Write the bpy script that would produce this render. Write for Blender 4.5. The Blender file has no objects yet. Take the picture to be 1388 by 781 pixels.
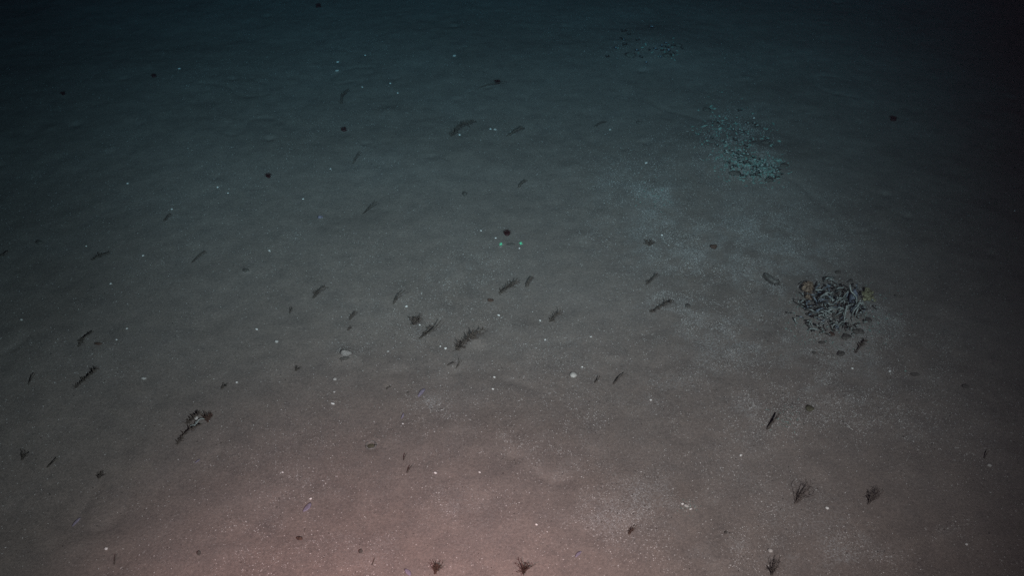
import bpy, math, random
import numpy as np
from mathutils import Vector

# ------------------------------------------------------------------ scene, camera, world, lamps, exposure
S = bpy.context.scene
COL = S.collection
S.render.engine = 'CYCLES'
S.cycles.use_denoising = False
S.cycles.max_bounces = 4
S.cycles.volume_bounces = 0
S.cycles.sample_clamp_direct = 6.0
S.cycles.sample_clamp_indirect = 0.5
S.view_settings.view_transform = 'Standard'
S.view_settings.look = 'None'
S.view_settings.gamma = 1.0
S.view_settings.exposure = 0.0

W, H = 1388.0, 781.0            # the photograph's own pixels, used only to read where things rest on the floor
PITCH = math.radians(38.0)
CAMZ = 2.56
FPX = W / 2 / math.tan(math.radians(30.0))

cam = bpy.data.cameras.new('camera')
cam_o = bpy.data.objects.new('camera', cam)
COL.objects.link(cam_o)
cam.sensor_width = 36.0
cam.lens = 18.0 / math.tan(math.radians(30.0))
cam.clip_start = 0.05
cam.clip_end = 400
cam_o.location = (0, 0, CAMZ)
cam_o.rotation_euler = (math.pi / 2 - PITCH, 0, 0)
S.camera = cam_o

world = bpy.data.worlds.new('World')
S.world = world
world.use_nodes = True
bgn = world.node_tree.nodes['Background']     # no daylight reaches the deep sea floor
bgn.inputs['Color'].default_value = (0.10, 0.16, 0.30, 1)
bgn.inputs['Strength'].default_value = 0.001


def spot(name, loc, target, power, color, size, blend=1.0, radius=0.05):
    l = bpy.data.lights.new(name, 'SPOT')
    l.energy = power
    l.color = color
    l.spot_size = math.radians(size)
    l.spot_blend = blend
    l.shadow_soft_size = radius
    o = bpy.data.objects.new(name, l)
    COL.objects.link(o)
    o.location = loc
    d = Vector(target) - Vector(loc)
    o.rotation_euler = d.to_track_quat('-Z', 'Y').to_euler()
    return o


# the vehicle's floodlights, mounted left and right of the camera
spot('flood_lamp', (-0.80, -0.15, 3.15), (0.10, 6.70, 0), 1440, (0.90, 0.362, 0.284), 59.0, 1.0, 0.06)
spot('flood_lamp', (0.69, -0.35, 2.65), (-0.55, 4.05, 0), 1490, (1.0, 0.366, 0.284), 84, 1.0, 0.06)
spot('red_glow_lamp', (-0.30, -0.20, 2.30), (-0.42, 1.18, 0), 680, (1.0, 0.22, 0.175), 48, 1.0, 0.05)  # third lamp, added for the red glow along the bottom of the view


# ------------------------------------------------------------------ noise and floor relief
def _hash(ix, iy, seed):
    n = (ix.astype(np.int64) * 374761393 + iy.astype(np.int64) * 668265263 + seed * 1442695041) & 0xFFFFFFFF
    n = ((n ^ (n >> 13)) * 1274126177) & 0xFFFFFFFF
    n = (n ^ (n >> 16)) & 0xFFFFFFFF
    return n / 4294967295.0


def vnoise(x, y, seed=0):
    x = np.asarray(x, float); y = np.asarray(y, float)
    ca, sa = math.cos(seed * 1.9 + .6), math.sin(seed * 1.9 + .6)      # every octave turned its own way
    x, y = x * ca - y * sa, x * sa + y * ca
    ix = np.floor(x); iy = np.floor(y)
    fx = x - ix; fy = y - iy
    fx = fx * fx * fx * (fx * (fx * 6 - 15) + 10); fy = fy * fy * fy * (fy * (fy * 6 - 15) + 10)
    a = _hash(ix, iy, seed); b = _hash(ix + 1, iy, seed)
    c = _hash(ix, iy + 1, seed); d = _hash(ix + 1, iy + 1, seed)
    return (a + (b - a) * fx) * (1 - fy) + (c + (d - c) * fx) * fy - 0.5


MOUNDS = []     # (x, y, radius, height): small lumps and hollows of the mud itself


def height(x, y):
    x = np.asarray(x, float); y = np.asarray(y, float)
    h = 0.030 * vnoise(x / 1.1 + 7.3, y / 1.1, 1)
    h = h + 0.012 * vnoise(x / 0.37, y / 0.37 + 3.1, 2)
    h = h + 0.005 * vnoise(x / 0.13 + 1.7, y / 0.13, 3)
    h = h + 0.0024 * vnoise(x / 0.06, y / 0.06, 4) + 0.0016 * vnoise(x / 0.036, y / 0.036, 5)
    if len(MOUNDS):
        M = np.array(MOUNDS)
        if h.ndim == 0:
            d2 = ((x - M[:, 0]) ** 2 + (y - M[:, 1]) ** 2) / M[:, 2] ** 2
            h = h + np.sum(M[:, 3] * np.exp(-np.minimum(d2, 60)))
        else:
            shp = h.shape; xf = x.ravel(); yf = y.ravel(); hf = h.ravel().copy()
            o = np.argsort(yf); ys = yf[o]
            for mx, my, r, a in MOUNDS:
                i0, i1 = np.searchsorted(ys, (my - 3.2 * r, my + 3.2 * r))
                k = o[i0:i1]
                k = k[np.abs(xf[k] - mx) < 3.2 * r]
                hf[k] += a * np.exp(-((xf[k] - mx) ** 2 + (yf[k] - my) ** 2) / (r * r))
            h = hf.reshape(shp)
    return h


def at(px, py, dz=0.0):
    """point of the place seen at a photo pixel, dz above the mud"""
    u = (px - W / 2) / FPX; v = (H / 2 - py) / FPX
    cy = math.cos(PITCH); sy = math.sin(PITCH)
    d = np.array([u, cy + v * sy, -sy + v * cy])
    z = dz
    for _ in range(4):
        t = (z - CAMZ) / d[2]
        x = d[0] * t; y = d[1] * t
        z = float(height(x, y)) + dz
    return Vector((x, y, z))


def at_many(px, py):
    u = (px - W / 2) / FPX; v = (H / 2 - py) / FPX
    cy = math.cos(PITCH); sy = math.sin(PITCH)
    dy = cy + v * sy; dz = -sy + v * cy
    t = -CAMZ / dz
    return u * t, dy * t


for px, py, r, a in ((468, 480, .045, .014), (503, 606, .022, -.010), (503, 598, .03, .006),
                     (333, 366, .02, .012), (646, 462, .035, .014), (1140, 425, .22, .03), (1065, 572, .09, .012),
                     (1010, 215, .30, .05), (890, 70, .4, .05), (930, 690, .06, .012), (640, 590, .25, .01),
                     (1150, 440, .05, -.012)):
    p = at(px, py)
    MOUNDS.append((p.x, p.y, r, a))


rng = random.Random(77)
for i in range(190):       # small burrow pits with a lip, and little mounds
    x, y = rng.uniform(-3.8, 3.8), rng.uniform(1.6, 7.5)
    r = rng.uniform(.010, .030)
    if i % 3:
        MOUNDS.append((x, y, r, -r * rng.uniform(.15, .45)))
        MOUNDS.append((x + rng.uniform(-.5, .5) * r, y + 1.5 * r, r * 1.3, r * rng.uniform(.06, .16)))
    else:
        MOUNDS.append((x, y, r * 2.2, r * rng.uniform(.12, .34)))
for i in range(9):         # shallow winding trails
    x, y = rng.uniform(-2.6, 2.6), rng.uniform(1.9, 5.6); a = rng.uniform(0, 6.28); da = 0
    for k in range(rng.randrange(25, 60)):
        da += rng.uniform(-.12, .12); da *= .9; a += da
        x += math.cos(a) * .016; y += math.sin(a) * .016
        MOUNDS.append((x, y, .015, -.0024))


# ------------------------------------------------------------------ materials
def mat(name, c1, c2, scale=40.0, rough=0.8, bump=0.3, detail=4.0):
    m = bpy.data.materials.new(name)
    m.use_nodes = True
    nt = m.node_tree; n = nt.nodes; L = nt.links
    b = n['Principled BSDF']
    b.inputs['Roughness'].default_value = rough
    b.inputs['Specular IOR Level'].default_value = 0.25
    tc = n.new('ShaderNodeTexCoord')
    nz = n.new('ShaderNodeTexNoise')
    nz.inputs['Scale'].default_value = scale
    nz.inputs['Detail'].default_value = detail
    rp = n.new('ShaderNodeValToRGB')
    rp.color_ramp.elements[0].position = 0.35
    rp.color_ramp.elements[1].position = 0.68
    rp.color_ramp.elements[0].color = (*c1, 1)
    rp.color_ramp.elements[1].color = (*c2, 1)
    L.new(tc.outputs['Object'], nz.inputs['Vector'])
    L.new(nz.outputs['Fac'], rp.inputs['Fac'])
    L.new(rp.outputs['Color'], b.inputs['Base Color'])
    if bump:
        bp = n.new('ShaderNodeBump')
        bp.inputs['Strength'].default_value = bump
        bp.inputs['Distance'].default_value = 0.001
        L.new(nz.outputs['Fac'], bp.inputs['Height'])
        L.new(bp.outputs['Normal'], b.inputs['Normal'])
    return m


def mud_material():
    m = bpy.data.materials.new('soft_mud')
    m.use_nodes = True
    nt = m.node_tree; n = nt.nodes; L = nt.links
    b = n['Principled BSDF']
    b.inputs['Roughness'].default_value = 0.95
    b.inputs['Specular IOR Level'].default_value = 0.1
    tc = n.new('ShaderNodeTexCoord')

    def noise(sc, det, rough=0.6):
        z = n.new('ShaderNodeTexNoise')
        z.inputs['Scale'].default_value = sc; z.inputs['Detail'].default_value = det
        z.inputs['Roughness'].default_value = rough
        L.new(tc.outputs['Object'], z.inputs['Vector'])
        return z

    def ramp(src, p0, p1, c0, c1):
        r = n.new('ShaderNodeValToRGB')
        r.color_ramp.elements[0].position = p0; r.color_ramp.elements[1].position = p1
        r.color_ramp.elements[0].color = (*c0, 1); r.color_ramp.elements[1].color = (*c1, 1)
        L.new(src, r.inputs['Fac'])
        return r

    def mix(kind, fac, a, c):
        x = n.new('ShaderNodeMix'); x.data_type = 'RGBA'; x.blend_type = kind
        if isinstance(fac, float): x.inputs['Factor'].default_value = fac
        else: L.new(fac, x.inputs['Factor'])
        L.new(a, x.inputs[6])
        L.new(c, x.inputs[7])
        return x.outputs[2]

    big = ramp(noise(0.9, 5).outputs['Fac'], 0.3, 0.7, (.235, .205, .185), (.275, .245, .225))
    mid = ramp(noise(9, 6, .65).outputs['Fac'], 0.3, 0.72, (.82, .83, .84), (1.12, 1.1, 1.08))
    c = mix('MULTIPLY', 1.0, big.outputs['Color'], mid.outputs['Color'])
    fin = ramp(noise(110, 5, .75).outputs['Fac'], 0.33, 0.70, (.72, .73, .74), (1.22, 1.2, 1.2))
    c = mix('MULTIPLY', 1.0, c, fin.outputs['Color'])
    # pale grains too fine to be built, in drifts
    vo = n.new('ShaderNodeTexVoronoi'); vo.inputs['Scale'].default_value = 190
    L.new(tc.outputs['Object'], vo.inputs['Vector'])
    grain = ramp(vo.outputs['Distance'], 0.10, 0.24, (1, 1, 1), (0, 0, 0))
    drift = ramp(noise(2.6, 7, .7).outputs['Fac'], 0.44, 0.66, (0, 0, 0), (.75, .75, .75))
    g = mix('MULTIPLY', 1.0, grain.outputs['Color'], drift.outputs['Color'])
    pale = n.new('ShaderNodeRGB'); pale.outputs[0].default_value = (.52, .50, .48, 1)
    c = mix('MIX', g, c, pale.outputs[0])
    du = n.new('ShaderNodeAttribute'); du.attribute_name = 'pale_dust'
    spk = ramp(noise(150, 3, .8).outputs['Fac'], 0.46, 0.66, (0, 0, 0), (1, 1, 1))
    f2 = mix('MULTIPLY', 1.0, spk.outputs['Color'], du.outputs['Color'])
    pale2 = n.new('ShaderNodeRGB'); pale2.outputs[0].default_value = (.44, .445, .44, 1)
    c = mix('MIX', f2, c, pale2.outputs[0])
    L.new(c, b.inputs['Base Color'])
    bp = n.new('ShaderNodeBump'); bp.inputs['Strength'].default_value = 0.55; bp.inputs['Distance'].default_value = 0.004
    L.new(noise(55, 6, .7).outputs['Fac'], bp.inputs['Height'])
    L.new(bp.outputs['Normal'], b.inputs['Normal'])
    return m


M_MUD = mud_material()
M_GRIT = mat('pale_grit', (.36, .355, .345), (.70, .69, .67), 60, .7, 0)
M_HASH = mat('broken_shell', (.13, .235, .21), (.29, .42, .38), 60, .75, 0)
M_CRUMB = mat('dark_crumb', (.06, .055, .05), (.15, .13, .12), 60, .9, 0)
M_WHITE = mat('white_shell', (.78, .77, .74), (.9, .89, .87), 300, .4, .1)
M_PALE = mat('pale_shell', (.42, .40, .38), (.62, .60, .57), 200, .6, .2)
M_DARK = mat('dark_colony', (.060, .050, .043), (.17, .14, .118), 120, .9, .4)
M_TWIG = mat('dark_twig', (.050, .043, .038), (.15, .13, .11), 90, .85, .3)
M_BROWN = mat('brown_colony', (.055, .036, .028), (.14, .09, .07), 150, .9, .4)
M_RED = mat('dark_red_flesh', (.022, .007, .008), (.065, .016, .017), 160, .5, .2)
M_TUBE = mat('grey_tube', (.20, .24, .235), (.52, .56, .53), 130, .7, .4)
M_TUBEB = mat('bluish_tube', (.14, .18, .22), (.32, .37, .42), 130, .7, .4)
M_TUBED = mat('dark_tube', (.05, .055, .055), (.16, .16, .15), 110, .8, .4)
M_ORANGE = mat('orange_brown_flesh', (.10, .070, .050), (.36, .27, .20), 70, .6, .3)
M_YELLOW = mat('pale_yellow_flesh', (.11, .10, .06), (.44, .42, .27), 70, .6, .3)
M_MUSSEL = mat('dark_lump', (.075, .068, .062), (.15, .14, .125), 90, .95, .8)
M_OLIVE = mat('olive_lump', (.07, .068, .045), (.14, .13, .09), 90, .8, .5)
M_CUKE = mat('grey_skin', (.13, .125, .115), (.23, .22, .205), 120, .55, .3)
M_MOUND = mat('gritty_mud', (.20, .18, .165), (.42, .40, .38), 260, .95, .6)
M_WISP = mat('brown_wisp', (.085, .072, .062), (.20, .17, .15), 120, .9, .2)
M_LAV = mat('lavender_tint', (.19, .17, .23), (.33, .30, .38), 120, .5, .2)
M_BLUE = mat('blue_grey_crust', (.07, .09, .13), (.24, .27, .33), 240, .8, .6)
M_DISC = mat('pale_disc', (.50, .48, .45), (.68, .66, .62), 150, .6, .2)


# ------------------------------------------------------------------ mesh helpers
class MB:
    def __init__(self):
        self.v = []; self.f = []

    def add(self, vs, fs):
        o = len(self.v)
        self.v += [tuple(p) for p in vs]
        self.f += [tuple(i + o for i in q) for q in fs]

    def tube(self, pts, rad, sides=6, flat=1.0):
        pts = [Vector(p) for p in pts]
        n = len(pts)
        if not hasattr(rad, '__len__'): rad = [rad] * n
        vs = []; up = Vector((0.13, 0.21, 1)).normalized()
        for i, p in enumerate(pts):
            t = (pts[min(i + 1, n - 1)] - pts[max(i - 1, 0)])
            t = t.normalized() if t.length > 1e-9 else Vector((0, 0, 1))
            a = t.cross(up)
            if a.length < 1e-3: a = t.cross(Vector((1, 0, 0)))
            a.normalize(); bn = a.cross(t)
            for k in range(sides):
                w = 2 * math.pi * k / sides
                vs.append(p + a * math.cos(w) * rad[i] + bn * math.sin(w) * rad[i] * flat)
        fs = []
        for i in range(n - 1):
            for k in range(sides):
                k2 = (k + 1) % sides
                fs.append((i * sides + k, i * sides + k2, (i + 1) * sides + k2, (i + 1) * sides + k))
        fs.append(tuple(reversed(range(sides))))
        fs.append(tuple((n - 1) * sides + k for k in range(sides)))
        self.add(vs, fs)

    def blob(self, c, r, seed=0, rough=0.15, seg=12, rings=8, rot=0.0):
        c = Vector(c); rng = random.Random(seed)
        ph = [rng.uniform(0, 6.28) for _ in range(6)]
        vs = []
        cr, sr = math.cos(rot), math.sin(rot)
        for j in range(rings + 1):
            th = math.pi * j / rings
            for i in range(seg):
                w = 2 * math.pi * i / seg
                k = 1 + rough * (math.sin(2 * w + ph[0] + th) * .5 + math.sin(3 * w + ph[1] - 2 * th) * .4
                                 + math.sin(5 * th + ph[2] + w) * .3 + rng.uniform(-.35, .35) * (0 < j < rings))
                x = math.sin(th) * math.cos(w) * r[0] * k; y = math.sin(th) * math.sin(w) * r[1] * k
                z = math.cos(th) * r[2] * k
                vs.append(c + Vector((x * cr - y * sr, x * sr + y * cr, z)))
        fs = []
        for j in range(rings):
            for i in range(seg):
                i2 = (i + 1) % seg
                fs.append((j * seg + i, (j + 1) * seg + i, (j + 1) * seg + i2, j * seg + i2))
        self.add(vs, fs)

    def build(self, name, m, parent=None, loc=None, smooth=True):
        loc = Vector(loc) if loc is not None else Vector((0, 0, 0))
        me = bpy.data.meshes.new(name)
        me.from_pydata([(p[0] - loc.x, p[1] - loc.y, p[2] - loc.z) for p in self.v], [], self.f)
        me.materials.append(m)
        if smooth: me.polygons.foreach_set('use_smooth', [True] * len(me.polygons))
        me.update()
        o = bpy.data.objects.new(name, me)
        COL.objects.link(o)
        if parent is not None: o.parent = parent       # verts already relative to the thing's base
        else: o.location = loc
        return o


def tag(o, label, cat, group=None, kind=None):
    if label: o['label'] = label
    if cat: o['category'] = cat
    if group: o['group'] = group
    if kind: o['kind'] = kind
    return o


def empty(name, loc, label, cat, group=None):
    o = bpy.data.objects.new(name, None)
    o.empty_display_size = 0.02
    COL.objects.link(o)
    o.location = loc
    return tag(o, label, cat, group)


def curve(pts, n=10):
    """smooth path through the given points (Catmull-Rom)"""
    pts = [Vector(p) for p in pts]
    if len(pts) == 2: return [pts[0].lerp(pts[1], i / n) for i in range(n + 1)]
    P = [pts[0] * 2 - pts[1]] + pts + [pts[-1] * 2 - pts[-2]]
    out = []
    segs = len(pts) - 1
    per = max(2, n // segs)
    for s in range(segs):
        a, b, c, d = P[s:s + 4]
        for k in range(per):
            t = k / per
            out.append(0.5 * ((2 * b) + (c - a) * t + (2 * a - 5 * b + 4 * c - d) * t * t + (3 * b - a - 3 * c + d) * t ** 3))
    out.append(pts[-1])
    return out


# ------------------------------------------------------------------ the setting: mud floor
PATCH = [  # centre, half-sizes (photo px), weight: drifts of pale grit
    (1010, 185, 30, 35, 1.5), (1035, 230, 28, 18, 2.2), (1005, 222, 26, 20, 1.8), (970, 175, 20, 25, .7),
    (885, 265, 28, 16, 1.6), (830, 240, 25, 22, .5), (920, 330, 55, 30, 1.1), (950, 350, 70, 28, .9), (1050, 350, 50, 40, 1.1),
    (905, 300, 60, 40, .5), (1080, 395, 40, 35, .9), (1030, 300, 60, 50, .5), (905, 410, 40, 25, 1.0), (960, 440, 55, 40, .8),
    (1000, 480, 45, 50, .7), (1065, 570, 30, 22, 2.0), (1105, 535, 60, 20, 1.2), (1155, 560, 35, 22, 1.2), (1025, 550, 30, 45, .9),
    (1130, 460, 60, 30, .9), (1180, 430, 35, 30, 1.0), (900, 540, 35, 25, .7), (930, 690, 22, 16, 2.0), (820, 712, 38, 50, .7),
    (860, 680, 40, 35, .9), (770, 640, 40, 45, .7), (700, 610, 50, 30, .6), (585, 550, 26, 20, 1.5), (640, 520, 40, 30, .5),
    (470, 470, 20, 14, 1.0), (575, 590, 60, 50, .4), (430, 640, 80, 50, .35), (350, 740, 50, 40, .9), (500, 745, 80, 40, .6),
    (620, 690, 90, 30, .6), (1040, 745, 70, 40, .8), (1160, 755, 40, 28, 1.6), (1290, 715, 30, 12, 1.0), (950, 760, 70, 25, .7),
    (300, 700, 50, 40, .5), (130, 500, 40, 30, .4), (640, 410, 60, 40, .35), (560, 420, 60, 50, .3), (740, 480, 60, 40, .4),
    (1280, 470, 25, 30, .6), (980, 330, 110, 55, .55), (1020, 420, 100, 60, .5), (1060, 500, 100, 60, .5), (1120, 560, 110, 45, .6), (840, 300, 70, 60, .35), (900, 230, 70, 50, .35), (800, 560, 120, 50, .35), (1010, 640, 120, 40, .4), (880, 700, 120, 50, .4), (1170, 490, 80, 50, .8), (1200, 440, 40, 40, .7), (1090, 470, 50, 40, .6), (1230, 540, 70, 40, .4), (1100, 330, 60, 50, .4), (1080, 720, 120, 40, .4), (930, 450, 80, 80, .4), (1330, 580, 40, 40, .3), (1240, 590, 40, 35, .4), (645, 365, 30, 25, .9), (585, 385, 20, 14, .8),
    (400, 320, 15, 10, .7), (880, 70, 40, 14, .6), (1130, 330, 40, 30, .4),
]


def project(x, y):
    cyp, syp = math.cos(PITCH), math.sin(PITCH)
    dep = np.maximum(y * cyp + CAMZ * syp, .2)
    return W / 2 + FPX * x / dep, H / 2 - FPX * (y * syp - CAMZ * cyp) / dep


def drift(x, y):
    px, py = project(x, y)
    d = np.zeros_like(px)
    for cx, cy, rx, ry, w in PATCH:
        d += w * np.exp(-(((px - cx) / rx) ** 2 + ((py - cy) / ry) ** 2))
    n = .30 + 1.4 * vnoise(x / .22, y / .22, 31) + 1.6 * vnoise(x / .085, y / .085, 32) + 1.6 * vnoise(x / .038, y / .038, 35)
    base = .35 * np.clip(vnoise(x / .45, y / .45, 33) + .5 * vnoise(x / .15, y / .15, 34) - .02, 0, 1)
    return np.clip(d * np.clip(n, 0, 2) * .50 + base, 0, 1)


def axis(lo, hi, step, far):
    inner = list(np.arange(lo, hi + 1e-6, step))
    out = []; p = hi; s = step
    while p < far:
        s *= 1.35; p += s; out.append(p)
    inn = []; p = lo; s = step
    while p > -far:
        s *= 1.35; p -= s; inn.append(p)
    return np.array(inn[::-1] + inner + out)


def build_floor():
    xs = axis(-4.6, 4.6, 0.016, 60); ys = axis(1.0, 8.4, 0.016, 60)
    X, Y = np.meshgrid(xs, ys)
    Z = height(X, Y)
    nx, ny = len(xs), len(ys)
    co = np.stack([X, Y, Z], -1).reshape(-1, 3).astype(np.float32)
    i = np.arange(nx - 1); j = np.arange(ny - 1)
    I, J = np.meshgrid(i, j)
    a = (J * nx + I).ravel()
    q = np.stack([a, a + 1, a + nx + 1, a + nx], -1).astype(np.int32)
    me = mesh_np('sea_floor', co, q)
    at_ = me.attributes.new('pale_dust', 'FLOAT', 'POINT')
    at_.data.foreach_set('value', drift(X, Y).ravel().astype(np.float32))
    me.materials.append(M_MUD)
    me.polygons.foreach_set('use_smooth', np.ones(len(q), bool))
    o = bpy.data.objects.new('sea_floor', me)
    COL.objects.link(o)
    o['kind'] = 'structure'


def mesh_np(name, co, q):
    k = q.shape[1]
    me = bpy.data.meshes.new(name)
    me.vertices.add(len(co)); me.vertices.foreach_set('co', co.ravel())
    me.loops.add(q.size); me.loops.foreach_set('vertex_index', q.ravel())
    me.polygons.add(len(q))
    me.polygons.foreach_set('loop_start', np.arange(0, q.size, k, dtype=np.int32))
    me.update(calc_edges=True)
    return me


build_floor()

# ------------------------------------------------------------------ loose grit on the mud
def build_grit(name, n, m, seed, smin, smax, label, cat, flat=.6):
    rng = np.random.default_rng(seed)
    # candidate spots over the lit floor, even per square metre, then thinned by drift density
    N = n * 10
    x = rng.uniform(-4.4, 4.4, N); y = rng.uniform(1.5, 8.3, N)
    cyp, syp = math.cos(PITCH), math.sin(PITCH)
    dep = y * cyp + CAMZ * syp
    px = W / 2 + FPX * x / dep; py = H / 2 - FPX * (y * syp - CAMZ * cyp) / dep
    ok = (px > -60) & (px < W + 60) & (py > -30) & (py < H + 40)
    x, y, px, py = x[ok], y[ok], px[ok], py[ok]
    N = len(x)
    dens = 0.08 + 0.40 * np.clip(vnoise(x / .5, y / .5, 21) + .1, 0, 1) + 0.9 * np.clip(vnoise(x / .16, y / .16, 22), 0, 1) ** 1.3
    dens *= 0.55 + 0.45 * np.clip((py - 150) / 500, 0, 1)
    brk = np.clip(0.6 + 1.3 * vnoise(x / .15, y / .15, 24) + 1.7 * vnoise(x / .055, y / .055, 23), 0.04, 2)
    for cx, cy, rx, ry, w in PATCH:
        d2 = ((px - cx) / rx) ** 2 + ((py - cy) / ry) ** 2
        dens += 1.7 * w * np.exp(-d2) * brk * (1.0 if m is M_GRIT else .45)
    if m is M_CRUMB:      # dark silt and debris round the clump and the far patches
        for cx, cy, rx, ry, w in ((1138, 428, 46, 36, 5.0), (1010, 212, 34, 28, 3.0), (890, 68, 34, 12, 2.5)):
            dens += w * np.exp(-((px - cx) / rx) ** 2 - ((py - cy) / ry) ** 2)
    keep = (rng.uniform(0, 3.0, N) < dens) & (px > -60) & (px < W + 60) & (py > -30) & (py < H + 40)
    idx = np.nonzero(keep)[0][:n]
    x, y = x[idx], y[idx]
    k = len(x)
    s = smin * (smax / smin) ** (rng.uniform(0, 1, k) ** 2.0)
    z = height(x, y) + s * .25
    base = np.array([[1, 0, -.4], [0, 1, -.4], [-1, 0, -.4], [0, -1, -.4], [.2, .1, flat]], float)
    V = base[None] * s[:, None, None] * rng.uniform(.55, 1.35, (k, 5, 1))
    a = rng.uniform(0, 6.28, k); ca, sa = np.cos(a), np.sin(a)
    el = rng.uniform(.5, 1.0, k)
    vx = V[..., 0]; vy = V[..., 1] * el[:, None]
    tilt = rng.uniform(-.5, .5, k)
    vz = V[..., 2] + vx * tilt[:, None]
    co = np.stack([vx * ca[:, None] - vy * sa[:, None] + x[:, None], vx * sa[:, None] + vy * ca[:, None] + y[:, None], vz + z[:, None]], -1)
    F = np.array([[0, 1, 4], [1, 2, 4], [2, 3, 4], [3, 0, 4]])
    q = (F[None] + (np.arange(k) * 5)[:, None, None]).reshape(-1, 3).astype(np.int32)
    me = mesh_np(name, co.reshape(-1, 3).astype(np.float32), q)
    me.materials.append(m)
    o = bpy.data.objects.new(name, me)
    COL.objects.link(o)
    tag(o, label, cat, None, 'stuff')
    return k


build_grit('pale_grit', 200000, M_GRIT, 5, .0010, .0034, 'drifts of tiny pale shell grit scattered over the mud', 'grit')
build_grit('dark_crumbs', 40000, M_CRUMB, 6, .0012, .0046, 'tiny dark crumbs scattered over the mud', 'crumbs')


def build_hash():
    rng = np.random.default_rng(9)
    mb = MB()
    for cx, cy, sx, sy, n in ((1036, 231, 16, 9, 420), (1004, 220, 17, 12, 420), (992, 186, 24, 20, 260), (968, 172, 16, 18, 60), (905, 68, 13, 6, 24), (862, 60, 20, 9, 18),
                              (1092, 425, 16, 18, 160), (1175, 432, 20, 16, 240), (1130, 455, 34, 16, 240), (1066, 570, 14, 10, 120), (885, 265, 13, 8, 90), (930, 690, 8, 6, 60)):
        for px, py in rng.normal((cx, cy), (sx, sy), (n, 2)):
            p = at(px, py)
            d = math.hypot(p.x, p.y)
            r = (.0016 + .0046 * rng.random() ** 2.2) * (d / 4) * (1.25 if cy < 250 else .8)
            a = rng.uniform(0, 6.28); v = []
            for k in range(4):
                w = a + k * 1.5708; q = r * rng.uniform(.6, 1.3) * (1.6 if k % 2 else .7)
                v.append(p + Vector((math.cos(w) * q, math.sin(w) * q, r * rng.uniform(-.2, .9))))
            v.append(p + Vector((0, 0, r * rng.uniform(.5, 1.3)))); 
            mb.add(v, [(0, 1, 4), (1, 2, 4), (2, 3, 4), (3, 0, 4)])
    tag(mb.build('shell_hash', M_HASH, None, None, False), 'broken pale shell bits strewn thickly in the patches', 'shell bits', None, 'stuff')


build_hash()


# ------------------------------------------------------------------ sea pens, whips, bushes
def stalk_path(b, t, n=10, sag=.12, seed=0):
    rng = random.Random(seed)
    d = t - b
    mid = b + d * .5 + Vector((rng.uniform(-.12, .12) * d.length, rng.uniform(-.08, .08) * d.length, sag * d.length))
    return curve([b - Vector((0, 0, .01)), b + d * .04, mid, t], n)


def feather(base, tip, ht, label, seed, width=1.0, dens=1.0, group='dark feathery sea pens leaning the same way', tail=.35):
    rng = random.Random(seed)
    b = at(*base); t = at(tip[0], tip[1], ht)
    L = (t - b).length
    e = empty('sea_pen', b, label, 'sea pen', group)
    path = [p - b for p in stalk_path(b, t, 14, .06, seed)]
    mb = MB(); n = len(path)
    mb.tube(path, [.0052 * (1 - .6 * i / (n - 1)) for i in range(n)], 6)
    mb.build('stalk', M_TWIG, e)
    pl = MB()
    cnt = int(78 * dens * max(.5, L / .15))
    for k in range(cnt):
        f = tail * rng.random() ** .6 + (1 - tail) * rng.random() if rng.random() < .3 else rng.uniform(.12, 1)
        fi = f * (n - 1); i = min(int(fi), n - 2)
        p = path[i].lerp(path[i + 1], fi - i)
        ax = (path[i + 1] - path[i]).normalized()
        lump = .55 + .9 * abs(math.sin(f * 9 + seed)) * rng.uniform(.5, 1)
        side = Vector((rng.gauss(0, 1), rng.gauss(0, 1), rng.gauss(0, .8)))
        side = (side - ax * side.dot(ax))
        side = side.normalized() if side.length > 1e-4 else Vector((1, 0, 0))
        ln = .0165 * width * lump * (1.15 - .5 * abs(f - .45))
        e1 = p + (side * .85 + ax * rng.uniform(.1, .8)).normalized() * ln * rng.uniform(.5, 1.25)
        if (e1 + b).z < float(height((e1 + b).x, (e1 + b).y)): e1.z += abs(e1.z) + .004
        mid = p.lerp(e1, .55) + Vector((0, 0, .002))
        pl.tube([p, mid, e1], [.0014 * width ** .3, .0019 * width ** .3, .0006], 4)
    pl.build('plume', M_DARK, e)
    return e


def whip(base, tip, ht, label, seed, r=.0042, shadow_tip=None, name='sea_whip', m=None, lump=0):
    b = at(*base); t = at(tip[0], tip[1], ht)
    e = empty(name, b, label, 'sea whip', 'thin dark sea whips standing on the mud')
    path = [p - b for p in stalk_path(b, t, 12, .05, seed)]
    n = len(path); mb = MB()
    rng = random.Random(seed)
    mb.tube(path, [r * (1.15 - .7 * i / (n - 1)) * rng.uniform(.8, 1.25) for i in range(n)], 6)
    mb.build('stalk', m or M_TWIG, e)
    if shadow_tip:  # second prong built as a dark stalk in place of the whip's cast shadow
        t2 = at(shadow_tip[0], shadow_tip[1], ht * .6)
        path = [p - b for p in stalk_path(b, t2, 10, .03, seed + 5)]
        n = len(path); mb = MB()
        mb.tube(path, [r * .8 * (1.1 - .7 * i / (n - 1)) for i in range(n)], 6)
        mb.build('shadow_prong', m or M_TWIG, e)
    if lump:
        mb = MB()
        for k in range(16):
            f = .1 + .85 * k / 15; i0 = min(int(f * (n - 1)), n - 2); p = path[i0].lerp(path[i0 + 1], f * (n - 1) - i0)
            mb.blob(p + Vector((rng.gauss(0, .003), rng.gauss(0, .003), rng.gauss(0, .002))), [lump * rng.uniform(.7, 1)] * 3, seed + k, .3, 7, 5)
        mb.build('growth', M_DARK, e)
    return e


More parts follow.
